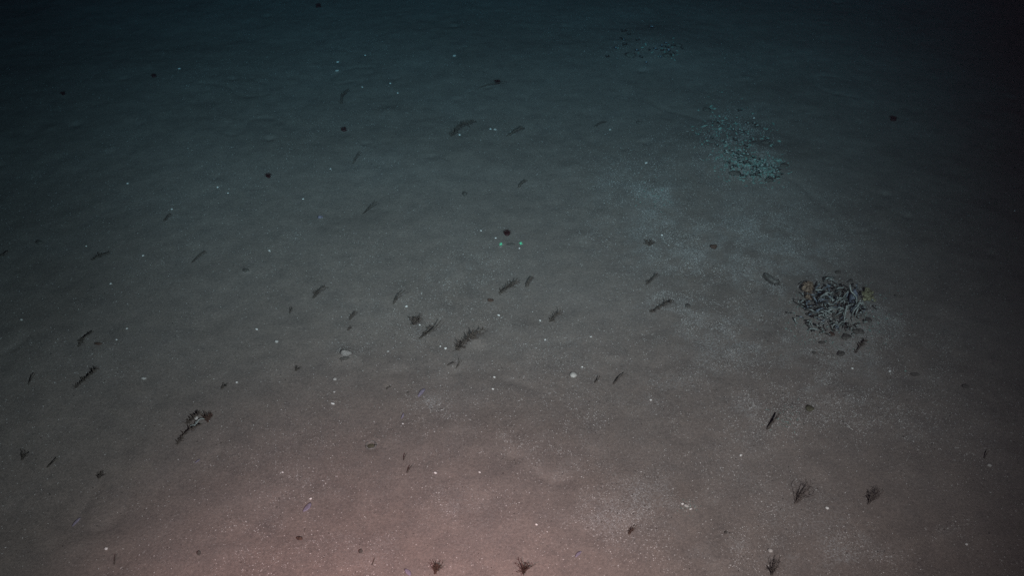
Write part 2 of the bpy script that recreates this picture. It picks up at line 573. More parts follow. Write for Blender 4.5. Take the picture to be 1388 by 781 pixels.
def bush(c, hpx, label, seed, m=None, n=16, spread=.6, lean=(.5, .35), cat='hydroid bush', name='hydroid_bush', thick=.0012):
    rng = random.Random(seed)
    b = at(*c)
    e = empty(name, b, label, cat, 'small dark branching bushes')
    hh = hpx
    mb = MB(); tw = MB()
    for k in range(n):
        a = rng.uniform(0, 6.28); s = rng.uniform(.1, spread)
        top = Vector((math.cos(a) * s + lean[0], math.sin(a) * s + lean[1], rng.uniform(.5, 1))) * hh * rng.uniform(.6, 1)
        path = curve([Vector((0, 0, -.006)), top * .4 + Vector((0, 0, hh * .12)), top], 6)
        mb.tube(path, [thick * (1.4 - i / len(path)) for i in range(len(path))], 5)
        for j in range(4):
            p = path[rng.randrange(2, len(path))]
            q = p + Vector((rng.gauss(0, .5), rng.gauss(0, .5), rng.uniform(.1, .8))) * hh * .25
            tw.tube([p, p.lerp(q, .5) + Vector((0, 0, .001)), q], [thick * .8, thick * .7, thick * .4], 4)
    mb.add(tw.v, tw.f)
    mb.build('branches', m or M_DARK, e)
    hb = MB(); hb.blob((0, 0, .001), (.005, .005, .004), seed, .2, 8, 6); hb.build('holdfast', m or M_DARK, e)
    return e


feather((612, 184), (643, 163), .05, 'broad dim feathery sea pen in the darker upper middle, left of a swollen whip', 1, 1.5, .9)
feather((678, 397), (699, 381), .05, 'short thick feathery sea pen below the two green laser dots', 2, 1.15, 1.3)
feather((425, 404), (441, 388), .045, 'compact black feathery sea pen, upper left of the V-shaped whip', 3, .85, 1.2)
feather((619, 474), (655, 446), .06, 'largest blackest feathery sea pen with a pale patch of grit at its base', 4, 1.25, 1.7)
feather((746, 436), (760, 421), .04, 'slender feathery sea pen to the right of the largest sea pen', 5, .9, .9)
feather((103, 525), (133, 500), .05, 'long ragged sea pen at the far left with white grit at its tip', 6, .85, 1.1)
feather((883, 423), (912, 407), .035, 'curved brownish sea pen lying low in pale grit left of the clump', 7, 1.0, .9)
feather((240, 602), (274, 575), .04, 'long thin tangled sea pen trailing down-left from the pale knot at lower left', 8, .8, .8)
feather((255, 574), (273, 559), .045, 'dark bushy sea pen standing just above the pale knot at lower left', 9, 1.0, 1.5)
feather((876, 386), (891, 372), .03, 'faint wide sea pen in pale grit left of the grey sea cucumber', 10, .9, .45)
feather((1160, 478), (1174, 461), .04, 'dark sea pen at the lower right of the tube worm clump', 11, .9, 1.2)
feather((125, 353), (149, 342), .03, 'dim brown sea pen on the dark left side', 12, .8, .7)
feather((106, 470), (127, 449), .045, 'thin straight sea pen with a knobby middle at the far left', 13, .65, .9)
feather((462, 141), (472, 121), .03, 'small dim sea pen in the dark upper left beside white specks', 14, .7, 1.2)

whip((533, 412), (549, 394), .06, 'V-shaped dark whip with its shadow built as a second prong, left of centre', 21, .0038, (541, 397))
whip((569, 459), (598, 434), .06, 'long dark whip with a built shadow prong left of the largest sea pen', 22, .0042, (586, 441), lump=.004)
whip((688, 184), (709, 171), .05, 'thick dark whip with a swollen tip, right of the broad dim sea pen', 23, .0065, lump=.006)
whip((492, 290), (511, 273), .04, 'thin faint whip alone in the upper middle left', 24, .0034, (503, 278))
whip((831, 521), (850, 506), .05, 'dark whip with a built shadow prong right of the pale round disc', 25, .0032, (843, 508))
whip((806, 519), (813, 510), .035, 'short dark whip standing between the pale disc and a whip with shadow prong', 26, .0034)
whip((1040, 582), (1057, 561), .06, 'thick plain dark whip beside the bright grit patch below the tube worm clump', 27, .0062)
whip((648, 119), (687, 110), .045, 'long low whip in the dark top middle with a dark red anemone on it', 28, .0042)
whip((38, 522), (48, 506), .045, 'hair-thin dark whip at the left edge', 29, .0028, (44, 507))
whip((474, 434), (482, 422), .03, 'tiny whip below the compact black sea pen', 30, .0036, lump=.004)
whip((703, 254), (713, 243), .035, 'short stout dark whip above the green laser dots', 31, .0068)
whip((714, 388), (721, 375), .03, 'dark club-shaped whip right of the short thick sea pen', 32, .0080, lump=.006)
whip((260, 356), (279, 340), .03, 'thin faint whip on the left, lower left of a white fleck', 33, .003, lump=.003)
whip((478, 222), (488, 205), .03, 'dim thin whip in the upper left half above the lone faint whip', 34, .0034, lump=.003)
whip((222, 300), (231, 290), .03, 'small dark whip with a white fleck at its tip on the left', 35, .0036, lump=.004)
whip((806, 172), (822, 164), .03, 'dim brown whip beyond the teal grit, top right half', 36, .0050)
whip((0, 348), (12, 340), .03, 'dark whip cut by the left edge', 37, .006, lump=.005)
whip((64, 634), (79, 621), .04, 'pale dusted whip at the lower left', 38, .0030)
whip((1334, 622), (1341, 611), .035, 'thin dark whip beside a white shell at the right edge', 39, .003)
whip((552, 641), (558, 632), .03, 'short black whip at the lower middle, left of centre', 40, .0034)
whip((547, 624), (551, 615), .03, 'fine black whip just above another short whip, lower middle', 41, .0026)
whip((504, 767), (508, 757), .01, 'short dark whip near the bottom edge, left of centre', 42, .0022)
whip((524, 528), (530, 524), .015, 'tiny dark twig lying left of the purple smear', 43, .0032)
whip((606, 496), (616, 491), .02, 'small dark twig below the largest sea pen', 44, .0028)
whip((392, 426), (398, 417), .03, 'tiny dark whip with a built shadow prong lower left of the compact black sea pen', 45, .003, (394, 416))
whip((618, 500), (624, 486), .03, 'faint pale-backed whip just under the largest sea pen', 46, .0022)
whip((155, 766), (158, 752), .025, 'thin dark twig near the bottom edge at lower left', 47, .0022)

bush((1078, 683), .075, 'wispy dark bush left of another wispy bush at the lower right', 51, M_WISP, 15, thick=.0009)
bush((1177, 684), .070, 'denser dark bush right of the wispy bush at the lower right', 52, M_WISP, 20, thick=.001)
bush((710, 777), .050, 'brown spiky bush at the bottom edge near the centre', 53, M_BROWN, 18, 1.0, (.2, .1))
bush((590, 778), .055, 'brown fan-shaped bush at the bottom edge, left of the spiky bush', 54, M_BROWN, 16, .5, (.3, .2))
bush((1046, 780), .075, 'dark upright bush at the bottom edge on the right', 55, M_TWIG, 11, .4, (.1, .2), thick=.001)
bush((561, 440), .045, 'small black star-like bush upper left of the long whip with shadow prong', 56, M_DARK, 18, 1.1, (.2, .3), thick=.0026)
bush((472, 448), .022, 'tiny dark tuft above the grey mound', 57, M_DARK, 8, .6)
bush((282, 572), .035, 'small dark tuft right of the pale knot at lower left', 58, M_BROWN, 18, 1.0, (.1, .3), thick=.0022)
bush((880, 333), .028, 'black tuft with spread arms in pale grit at the centre right', 59, M_DARK, 14, 1.4, (.1, .1), thick=.0026)
bush((134, 649), .030, 'dark tuft on the olive mud at lower left', 60, M_TWIG, 10, .8)
bush((30, 624), .035, 'dark thin tuft at the lower left edge', 61, M_TWIG, 8, .5)
bush((301, 527), .022, 'small dusky tuft above the pale knot at lower left', 62, M_TWIG, 10, .9)
bush((401, 503), .022, 'small dusky tuft left of a white fleck and the grey mound', 63, M_TWIG, 10, .9)
bush((853, 724), .026, 'small brown tuft in bottom grit right of centre', 64, M_BROWN, 8, .7)

# the pale knot tangled with the two sea pens at lower left
b = at(263, 577)
k = empty('coiled_strand', b, 'pale looped strand knotted between the two dark sea pens at lower left', 'strand')
mb = MB()
mb.tube(curve([at(*p, z) - b for p, z in (((256, 582), .004), ((262, 579), .012), ((266, 575), .02), ((270, 569), .025), ((277, 568), .012), ((284, 571), .004))], 20), .0024, 6)
mb.tube(curve([at(*p, z) - b for p, z in (((255, 580), .004), ((259, 577), .014), ((264, 576), .016), ((266, 571), .018))], 14), .0020, 6)
mb.build('strand', M_TUBE, k)
mb = MB(); p = at(266, 567, .02) - b
mb.blob(p, (.008, .008, .007), 3, .2, 8, 6); mb.build('knob', M_PALE, k)


# ------------------------------------------------------------------ anemones, lumps, burrows, mounds
def anemone(c, r, label, seed, m=M_RED, tent=20):
    rng = random.Random(seed)
    b = at(*c)
    e = empty('anemone', b, label, 'anemone', 'dark red anemones on the mud')
    mb = MB(); mb.blob((0, 0, r * .3), (r, r * .8, r * .5), seed, .34, 14, 9); mb.build('body', m, e)
    tn = MB()
    for k in range(tent):
        a = 6.283 * k / tent + rng.uniform(-.2, .2); q = Vector((math.cos(a), math.sin(a), 0))
        tn.tube(curve([q * r * .45 + Vector((0, 0, r * .85)), q * r * .8 + Vector((0, 0, r * 1.25)), q * r * rng.uniform(1.0, 1.7) + Vector((0, 0, r * rng.uniform(.8, 1.5)))], 6),
                [r * .08] * 5 + [r * .03] * 2, 5)
    tn.build('tentacles', m, e)
    return e


anemone((687, 318), .0155, 'dark red anemone just above the two green laser dots', 71)
anemone((466, 177), .0145, 'dark red anemone in the upper left half, below a row of white specks', 72)
anemone((364, 240), .0135, 'blurred dark red anemone in the left half', 73)
anemone((209, 104), .014, 'dim dark red anemone in the dark upper left', 74)
anemone((86, 128), .013, 'barely visible dark anemone farthest left in the upper dark', 75)
anemone((1210, 163), .018, 'dark anemone alone in the dark upper right', 76)
anemone((674, 113), .017, 'deep red anemone sitting on the long low whip, top middle', 77)
anemone((432, 9), .018, 'very dim anemone at the top edge, left of centre', 78)


def lump(name, c, r, m, label, cat, seed, rough=.18, group=None, sink=.35, rot=0.0):
    b = at(*c)
    mb = MB(); mb.blob((b.x, b.y, b.z + r[2] * (1 - sink)), r, seed, rough, 14, 9, rot)
    o = mb.build(name, m, None, b)
    return tag(o, label, cat, group)


lump('dark_lump', (630, 264), (.013, .013, .011), M_MUSSEL, 'small dark round lump upper left of the laser dots', 'lump', 81)
lump('brown_lump', (967, 336), (.017, .014, .011), M_BROWN, 'flat brown lump in pale grit, above left of the grey sea cucumber', 'lump', 82)
lump('olive_lump', (1097, 555), (.019, .014, .008), M_OLIVE, 'dark olive lump near the bright grit below the tube worm clump', 'lump', 83)
lump('dark_lump', (932, 416), (.012, .010, .008), M_MUSSEL, 'tiny dark round lump right of the curved brownish sea pen', 'lump', 84)
lump('dark_lump', (866, 167), (.016, .013, .010), M_MUSSEL, 'dim dark lump amid faint grit in the upper right half', 'lump', 85)
lump('dark_lump', (489, 749), (.006, .007, .007), M_MUSSEL, 'tiny black oval lump near the bottom edge left of centre', 'lump', 86)
lump('brown_lump', (406, 731), (.011, .008, .005), M_BROWN, 'flat brown lump on the reddish mud near the bottom left', 'lump', 87)
lump('brown_lump', (665, 408), (.015, .008, .007), M_BROWN, 'flat dark brown lump left of the short thick sea pen', 'lump', 88)
lump('brown_lump', (133, 467), (.016, .007, .006), M_BROWN, 'low brown sliver right of the thin straight sea pen, far left', 'lump', 89)
lump('dark_lump', (1240, 509), (.018, .008, .007), M_MUSSEL, 'thin dark sliver in the dim right side, below the tube worm clump', 'lump', 90)
lump('dark_lump', (1308, 525), (.012, .010, .008), M_MUSSEL, 'faint dark lump in the dim right side near the right edge', 'lump', 91)
lump('dark_lump', (54, 330), (.020, .012, .010), M_MUSSEL, 'faint dark lump near the left edge above the dim brown sea pen', 'lump', 92)
lump('dark_lump', (270, 752), (.005, .007, .010), M_MUSSEL, 'small upright dark lump near the bottom edge at left', 'lump', 93)
lump('dark_lump', (553, 553 - 20), (.005, .004, .004), M_MUSSEL, 'tiny black crumb left of the purple smear', 'lump', 94)
lump('dark_lump', (984, 723), (.006, .005, .005), M_MUSSEL, 'tiny dark crumb in bottom grit at the lower right', 'lump', 95)
lump('dark_lump', (692, 332), (.022, .008, .005), M_MUSSEL, 'flat dark sliver lying between the two green laser dots', 'lump', 96)

# snail with a pale top, bluish round one, ring burrow, grey mound
def snail(c, r, m, label, seed):
    b = at(*c)
    e = empty('sea_snail', b, label, 'snail', None)
    mb = MB(); path = []; rad = []
    for i in range(34):
        f = i / 33; a = f * 6.283 * 2.2
        rr = r * (.95 - .85 * f)
        path.append(Vector((math.cos(a) * rr * .62, math.sin(a) * rr * .62, r * (.35 + .75 * f)))); rad.append(r * (.48 - .36 * f))
    mb.tube(path, rad, 8); mb.build('shell', m, e)
    ft = MB(); ft.blob((r * .5, 0, r * .12), (r * .7, r * .35, r * .18), seed, .1, 10, 6); ft.build('foot', M_CUKE, e)


snail((333, 368), .016, M_MUSSEL, 'grey round snail shell in the left half, above the compact black sea pen', 1)
snail((434, 296), .015, M_LAV, 'pale bluish round snail left of the lone faint whip', 2)
lump('mud_mound', (469, 481), (.024, .016, .016), M_MOUND, 'grey mound with a pale gritty top and a dark hollow under its edge', 'mound', 97, .2, None, .5)
o = lump('dark_lump', (467, 487), (.022, .007, .007), M_MUSSEL, 'dark sliver for the shade under the lower edge of the grey mound', 'lump', 98, .25, None, .5, .3)  # dark piece built in place of the shade below the mound
b = at(503, 605)
e = empty('burrow_ring', b, 'round ring-shaped burrow mouth in the mud at the lower left of centre', 'burrow')
mb = MB()
ring = [Vector((math.cos(i * .3142) * .019, math.sin(i * .3142) * .019, .004 + .002 * math.sin(i * 1.7))) for i in range(21)]
mb.tube(ring, [.0045 * (1 + .2 * math.sin(i * 2.3)) for i in range(21)], 7); mb.build('rim', M_CUKE, e)
mb = MB(); mb.blob((0, 0, .001), (.016, .016, .004), 4, .1, 12, 6); mb.build('plug', M_OLIVE, e)

# grey sea cucumber left of the clump
b = at(1046, 377)
e = empty('sea_cucumber', b, 'long grey sea cucumber with a dark underside, left of the tube worm clump', 'sea cucumber')
path = [at(*p, .012) - b for p in ((1037, 371), (1042, 375), (1046, 379), (1051, 382), (1055, 381))]
path = curve(path, 16); n = len(path)
mb = MB(); mb.tube(path, [.0135 * math.sin(math.pi * (.12 + .76 * i / (n - 1))) ** .6 for i in range(n)], 10, .8); mb.build('body', M_CUKE, e)
mb = MB()
for i in range(1, n - 1):
    for s in (-1, 1):
        d = (path[i + 1] - path[i - 1]).normalized().cross(Vector((0, 0, 1))) * s
        p = path[i] + d * .010
        mb.tube([p, p + d * .007 + Vector((0, 0, -.005)), p + d * .009 + Vector((0, 0, -.012))], [.0028, .0022, .0014], 5)
mb.build('tube_feet', M_MUSSEL, e)

# pale round disc
b = at(777, 510)
mb = MB(); mb.blob((b.x, b.y, b.z + .006), (.0145, .0145, .0085), 5, .03, 20, 10)
tag(mb.build('sand_dollar', M_DISC, None, b), 'pale round disc lying alone on bare mud, right of centre', 'sand dollar')


# lavender strips added where blue motion smears lie
def film(pts, r, label, seed):
    b = at(*pts[0])
    path = curve([at(p[0], p[1], .004) for p in pts], 8)
    mb = MB(); n = len(path)
    mb.tube(path, [r * math.sin(math.pi * (.1 + .8 * i / (n - 1))) for i in range(n)], 8, .35)
    tag(mb.build('lavender_smear', M_LAV, None, b), label, 'strip', 'added strips for lavender motion smears')


film([(567, 538), (572, 531), (576, 527)], .009, 'small purple smear on bright grit below the largest sea pen', 1)
film([(544, 568), (546, 564), (547, 560)], .004, 'tiny purple smear just above a white speck, lower middle', 2)
film([(98, 714), (104, 707), (109, 702)], .006, 'purple smear on the olive mud at lower left', 3)
film([(411, 694), (417, 688), (421, 682)], .010, 'pale lavender smear below a bright white speck, lower left of centre', 4)
film([(549, 772), (553, 776), (556, 781)], .009, 'pale lavender oval smear at the bottom edge left of the fan-shaped bush', 5)
film([(264, 628), (268, 625), (271, 623)], .004, 'tiny purple smear below the tangled sea pen at lower left', 6)
film([(780, 756), (784, 751), (788, 748)], .006, 'faint lavender smear in bottom grit near the centre', 7)

# pair of pale sticks below the clump
for (p0, p1, lab) in (((1143, 572), (1152, 579), 'upper of two thin pale sticks lying in grit below the tube worm clump'),
                      ((1146, 577), (1156, 583), 'lower of two thin pale sticks lying in grit below the tube worm clump')):
    b = at(*p0); mb = MB(); mb.tube(curve([at(*p0, .003), at(*p1, .009)], 4), .0020, 6)
    tag(mb.build('pale_stick', M_PALE, None, b), lab, 'stick', 'pale sticks lying in grit')


# ------------------------------------------------------------------ bright white fragments one can pick out
def shell(c, r, label, seed, m=M_WHITE, long=1.0):
    rng = random.Random(seed)
    b = at(*c)
    mb = MB(); mb.blob((b.x, b.y, b.z + r * .45), (r * long, r * .85, r * .65), seed, .16, 9, 6, rng.uniform(-.5, .5))
    tag(mb.build('shell_fragment', m, None, b), label, 'shell', 'white shell fragments on the mud')


SH = [
    (604, 473, .0062, 'brightest white fragment, lower of two left of the largest sea pen'),
    (597, 470, .0040, 'smaller white fragment, upper of two left of the largest sea pen'),
    (551, 416, .0060, 'bright white fragment just right of the V-shaped whip'),
    (676, 428, .0056, 'bright white fragment below the short thick sea pen'),
    (670, 512, .0052, 'white fragment, upper of two left of the pale disc'),
    (668, 528, .0048, 'white fragment, lower of two left of the pale disc'),
    (453, 532, .0052, 'bright white fragment under a duller one, below the grey mound'),
    (454, 515, .0080, 'dull pale fragment above a bright white one, below the grey mound'),
    (451, 548, .0055, 'pale sliver leaning with a dark edge, lowest of three below the grey mound'),
    (732, 435, .0045, 'white fragment close left of the slender sea pen'),
    (739, 461, .0045, 'white fragment below left of the slender sea pen'),
    (801, 457, .0042, 'white fragment with a faint dark spot, below right of the slender sea pen'),
    (789, 498, .0045, 'white fragment just above right of the pale disc'),
    (526, 477, .0055, 'dull white fragment right of the grey mound'),
    (569, 441, .0042, 'white fragment right of the black star-like bush'),
    (375, 464, .0090, 'dull pale round fragment upper left of the grey mound'),
    (348, 447, .0055, 'bright white fragment far left of the grey mound'),
    (321, 519, .0050, 'white fragment above the dusky tuft at lower left'),
    (172, 446, .0045, 'white fragment, upper of two right of the thin straight sea pen, far left'),
    (158, 461, .0045, 'white fragment, lower of two right of the thin straight sea pen, far left'),
    (195, 514, .0080, 'pale oval fragment lying right of the long ragged sea pen'),
    (29, 434, .0070, 'pale bluish fragment at the left edge'),
    (194, 347, .0050, 'white fragment below a small whip tipped with white'),
    (150, 385, .0048, 'white fragment in the left half below the dim brown sea pen'),
    (117, 334, .0042, 'faint white fragment above the dim brown sea pen'),
    (233, 284, .0055, 'white fragment at the tip of a small dark whip on the left'),
    (295, 254, .0055, 'white fragment left of the blurred dark red anemone'),
    (309, 262, .0045, 'dim white fragment lower left of the blurred dark red anemone'),
    (411, 270, .0050, 'white fragment above the pale bluish snail'),
    (448, 229, .0045, 'white fragment left of the dim thin whip'),
    (173, 249, .0055, 'faint fragment in the dark left side'),
    (365, 340, .0045, 'white fragment upper right of the grey round snail'),
    (366, 341, .0030, 'smaller fragment touching another, upper right of the grey round snail'),
    (144, 745, .0060, 'bright white fragment on the olive mud at the bottom left corner'),
    (421, 677, .0046, 'bright white fragment above the pale lavender smear'),
    (383, 641, .0040, 'small white fragment upper left of the pale lavender smear'),
    (650, 641, .0042, 'white fragment beside a dark crumb, lower middle'),
    (546, 575, .0036, 'white speck below the tiny purple smear'),
    (727, 712, .0044, 'bright white fragment on smooth mud, bottom middle'),
    (590, 642, .0056, 'pale fragment right of a short black whip, lower middle'),
    (1341, 632, .0085, 'white shell at the right edge beside a thin dark whip'),
    (1310, 739, .0050, 'white fragment in the dark lower right corner'),
    (897, 319, .0050, 'bright white fragment above right of the black tuft with spread arms'),
    (930, 687, .0080, 'largest white fragment in the bright bottom right grit patch'),
    (925, 684, .0050, 'white fragment left of the largest in the bright bottom right grit patch'),
    (936, 691, .0048, 'white fragment right of the largest in the bright bottom right grit patch'),
    (1044, 748, .0090, 'pale shell half buried above the dark upright bush at the bottom right'),
    (1121, 690, .0065, 'pale fragment between the two wispy bushes at lower right'),
    (1004, 618, .0055, 'white fragment lower left of the thick plain whip'),
    (882, 543, .0050, 'white fragment in a faint grit patch right of the whip with shadow prong'),
    (616, 76, .0120, 'teal-tinted round fragment in the dark top middle'),
    (457, 96, .0090, 'pale elongated fragment in the dark upper left above a small dim sea pen'),
    (458, 84, .0060, 'dim fragment above the pale elongated one, dark upper left'),
    (491, 118, .0075, 'white fragment right of the small dim sea pen, dark upper left'),
    (495, 75, .0060, 'dim fragment highest in the dark upper left middle'),
    (529, 113, .0060, 'dim fragment left of another in the dark top middle'),
    (539, 126, .0055, 'dim fragment, lower right of its neighbour in the dark top middle'),
    (623, 183, .0060, 'white fragment under the broad dim sea pen'),
    (665, 175, .0060, 'dim fragment between the broad dim sea pen and the swollen whip'),
    (671, 176, .0090, 'dull film-like fragment beside a dim one, left of the swollen whip'),
    (827, 176, .0075, 'pale fragment right of the dim brown whip, upper right half'),
    (876, 221, .0055, 'white speck above the pale grit oval, upper right half'),
    (243, 93, .0060, 'dim elongated fragment in the dark upper left corner'),
    (1022, 160, .0060, 'small pale fragment at the upper edge of the teal grit patch'),
    (672, 323, .0050, 'white fragment just above the left laser dot'),
    (704, 337, .0045, 'white fragment just below the right laser dot'),
    (652, 318 - 5, .0045, 'faint white fragment left of the dark red anemone'),
    (1155, 505 - 5, .0050, 'pale fragment under the tube worm clump'),
    (1206, 504, .0060, 'pale fragment in dim mud, lower right of the tube worm clump'),
    (1375, 286, .0050, 'reddish dim fragment near the dark right edge'),
]
for i, (x, y, r, lab) in enumerate(SH):
    shell((x, y), r, lab, 300 + i, M_PALE if r > .0068 or 'dull' in lab else M_WHITE, 1.7 if 'elongated' in lab or 'oval' in lab or 'sliver' in lab else 1.15)


# ------------------------------------------------------------------ the tube worm clump
def cp(cx, cy): return 1040 + cx / 4.88, 340 + cy / 4.88     # close-up reading of the photograph


WG = 'tube worms of the dense clump'
TUBES = []      # (object, first words, place, photo x) still to be told apart
ORD = ['leftmost', 'second from left', 'third from left', 'fourth from left', 'fifth from left', 'sixth from left', 'seventh from left', 'eighth from left', 'ninth from left', 'tenth from left', 'eleventh from left']


def sector(x, y, cx, cy, rx, ry):
    v = 'upper' if y < cy - ry else 'lower' if y > cy + ry else 'middle'
    h = 'left' if x < cx - rx else 'right' if x > cx + rx else 'centre'
    return {'middlecentre': 'very centre'}.get(v + h, v + ' ' + h)


def tint(m): return 'bluish' if m is M_TUBEB else 'dark' if m is M_TUBED else 'whitish' if m is M_PALE else 'pale grey'


def lean(a, b): return 'leaning left' if b[0] < a[0] - 3 else 'leaning right' if b[0] > a[0] + 3 else 'upright'


def tell_apart():
    sets = {}
    for o, d, place, x in TUBES: sets.setdefault((d, place), []).append((x, o))
    for (d, place), l in sets.items():
        l.sort(key=lambda t: t[0])
        for k, (x, o) in enumerate(l):
            n = len(l)
            w = '' if n == 1 else ('left of two: ', 'right of two: ')[k] if n == 2 else ('rightmost' if k == n - 1 else ORD[min(k, 10)]) + ': '
            o['label'] = w + d + ' ' + place




def worm(pts, zs, r, m, label, seed, group=WG, n=14):
    rng = random.Random(seed)
    P = [at(*p, z) for p, z in zip(pts, zs)]
    path = curve(P, n)
    b = at(*pts[0])
    N = len(path)
    e = MB()
    e.tube(path, [r * (.75 + .35 * i / (N - 1)) * rng.uniform(.9, 1.1) for i in range(N)], 7)
    # flared mouth of the tube
    d = (path[-1] - path[-2]).normalized()
    e.tube([path[-1] - d * .002, path[-1] + d * .004, path[-1] + d * .001], [r * 1.05, r * 1.4, r * .7], 7)
    return tag(e.build('tube_worm', m, None, b), label, 'tube worm', group)


shared = 'thin curved grey tube worm tangled among others in the dense clump'
WORMS = [
    ([(372, 208), (395, 181), (437, 178)], (.0, .05, .03), M_TUBE, 'pale arched tube worm standing clear along the top of the dense clump'),
    ([(430, 528), (432, 500), (450, 485), (480, 492)], (.0, .04, .05, .02), M_TUBE, 'pale C-shaped tube worm at the lower middle of the dense clump'),
    ([(570, 388), (592, 340), (585, 300), (556, 270), (547, 232)], (.0, .04, .07, .09, .11), M_TUBE, 'tallest tube worm, rising at the upper right of the dense clump'),
    ([(560, 432), (575, 395), (602, 363)], (.0, .04, .06), M_TUBE, 'slanted pale tube worm right of centre in the dense clump'),
    ([(640, 392), (636, 350), (608, 346)], (.0, .05, .05), M_TUBE, 'hooked tube worm beside the yellowish anemones'),
    ([(510, 466), (515, 420), (527, 368)], (.0, .05, .08), M_TUBE, 'long straight tube worm running down the middle of the dense clump'),
    ([(330, 345), (355, 305), (400, 277), (428, 295)], (.0, .06, .09, .05), M_TUBE, 'bold pale tube worm arching over the upper left of the dense clump'),
    ([(270, 530), (287, 515), (328, 520)], (.0, .025, .012), M_TUBE, 'flat-lying tube worm at the lower left edge of the dense clump'),
    ([(412, 425), (400, 400), (430, 385), (472, 388)], (.0, .045, .06, .03), M_TUBE, 'looped tube worm below the pale lump at the centre of the clump'),
    ([(470, 420), (486, 390), (532, 380)], (.0, .05, .03), M_TUBE, None),
    ([(350, 272), (383, 245), (412, 233)], (.0, .04, .06), M_TUBEB, None),
    ([(410, 280), (408, 250), (402, 228)], (.0, .03, .06), M_TUBEB, None),
    ([(272, 297), (300, 296), (335, 300)], (.02, .03, .015), M_TUBED, None),
    ([(330, 372), (326, 335), (308, 308)], (.0, .04, .06), M_TUBEB, None),
    ([(345, 345), (350, 312), (378, 290)], (.0, .05, .06), M_TUBEB, None),
    ([(360, 330), (375, 300), (398, 292), (420, 318)], (.0, .05, .06, .02), M_TUBE, None),
    ([(325, 332), (285, 338), (243, 350)], (.01, .025, .01), M_TUBED, None),
    ([(322, 358), (285, 362), (254, 370)], (.01, .025, .01), M_TUBED, None),
    ([(332, 382), (300, 380), (258, 392)], (.01, .03, .01), M_TUBED, None),
    ([(338, 396), (310, 398), (282, 414)], (.01, .03, .01), M_TUBED, None),
    ([(390, 445), (386, 415), (384, 392)], (.0, .03, .05), M_TUBE, None),
    ([(490, 340), (478, 322), (466, 313)], (.0, .03, .05), M_TUBE, None),
    ([(500, 335), (508, 300), (532, 272)], (.0, .04, .07), M_TUBE, None),
    ([(520, 325), (526, 300), (532, 282)], (.0, .04, .05), M_TUBEB, None),
    ([(492, 495), (507, 478), (512, 438)], (.0, .03, .05), M_TUBE, None),
    ([(300, 505), (286, 468), (275, 492)], (.0, .04, .01), M_TUBE, None),
    ([(345, 425), (330, 403), (298, 412)], (.0, .04, .01), M_TUBE, None),
    ([(388, 455), (362, 424), (318, 442)], (.0, .04, .02), M_TUBE, None),
    ([(580, 442), (588, 412), (600, 385)], (.0, .03, .05), M_TUBE, None),
    ([(550, 400), (560, 380), (590, 372)], (.0, .03, .04), M_TUBEB, None),
    ([(430, 320), (455, 330), (490, 318)], (.0, .03, .03), M_TUBED, None),
    ([(165, 410), (150, 412), (135, 410)], (.0, .02, .02), M_TUBED, None),
    ([(190, 480), (187, 465), (182, 450)], (.0, .02, .03), M_TUBE, None),
    ([(455, 420), (440, 400), (424, 412)], (.0, .04, .01), M_TUBE, None),
    ([(560, 372), (535, 362), (505, 372)], (.0, .04, .03), M_TUBE, None),
    ([(620, 400), (612, 372), (590, 388)], (.0, .04, .01), M_TUBE, None),
]
for i, (pts, zs, m, lab) in enumerate(WORMS):
    pp = [cp(*p) for p in pts]
    o = worm(pp, zs, .0034 if lab else .0029, m, lab or shared, 500 + i)
    if not lab: TUBES.append((o, tint(m) + ' tube worm ' + lean(pp[0], pp[-1]), 'in the dense clump, ' + sector(pp[0][0], pp[0][1], 1124, 417, 14, 9), pp[0][0]))
rng = random.Random(11)
for i in range(150):
    while True:
        cx = rng.gauss(435, 140); cy = rng.gauss(395, 90)
        if (cx - 445) ** 2 / 285 ** 2 + (cy - 400) ** 2 / 180 ** 2 < 1: break
    a = rng.uniform(0, 6.28); L = rng.uniform(28, 95) * (1 if abs(cx - 420) < 140 and cy < 445 else .5)
    bend = rng.uniform(-.6, .6) * L
    ex, ey = cx + math.cos(a) * L, cy - abs(math.sin(a)) * L * .8
    mx, my = (cx + ex) / 2 - math.sin(a) * bend * .5, (cy + ey) / 2 - abs(bend) * .5
    z = rng.uniform(.02, .085)
    m = rng.choice([M_TUBE, M_TUBE, M_TUBE, M_TUBE, M_TUBEB, M_TUBED]) if cx > 330 else rng.choice([M_TUBEB, M_TUBEB, M_TUBE, M_TUBED])
    o = worm([cp(cx, cy), cp(mx, my), cp(ex, ey)], (0, z, z * rng.uniform(.3, 1.1)), rng.uniform(.0019, .0029), m, shared, 600 + i, n=8)
    TUBES.append((o, tint(m) + ' tube worm ' + lean(cp(cx, cy), cp(ex, ey)), 'in the dense clump, ' + sector(*cp(cx, cy), 1124, 417, 14, 9), cp(cx, cy)[0]))

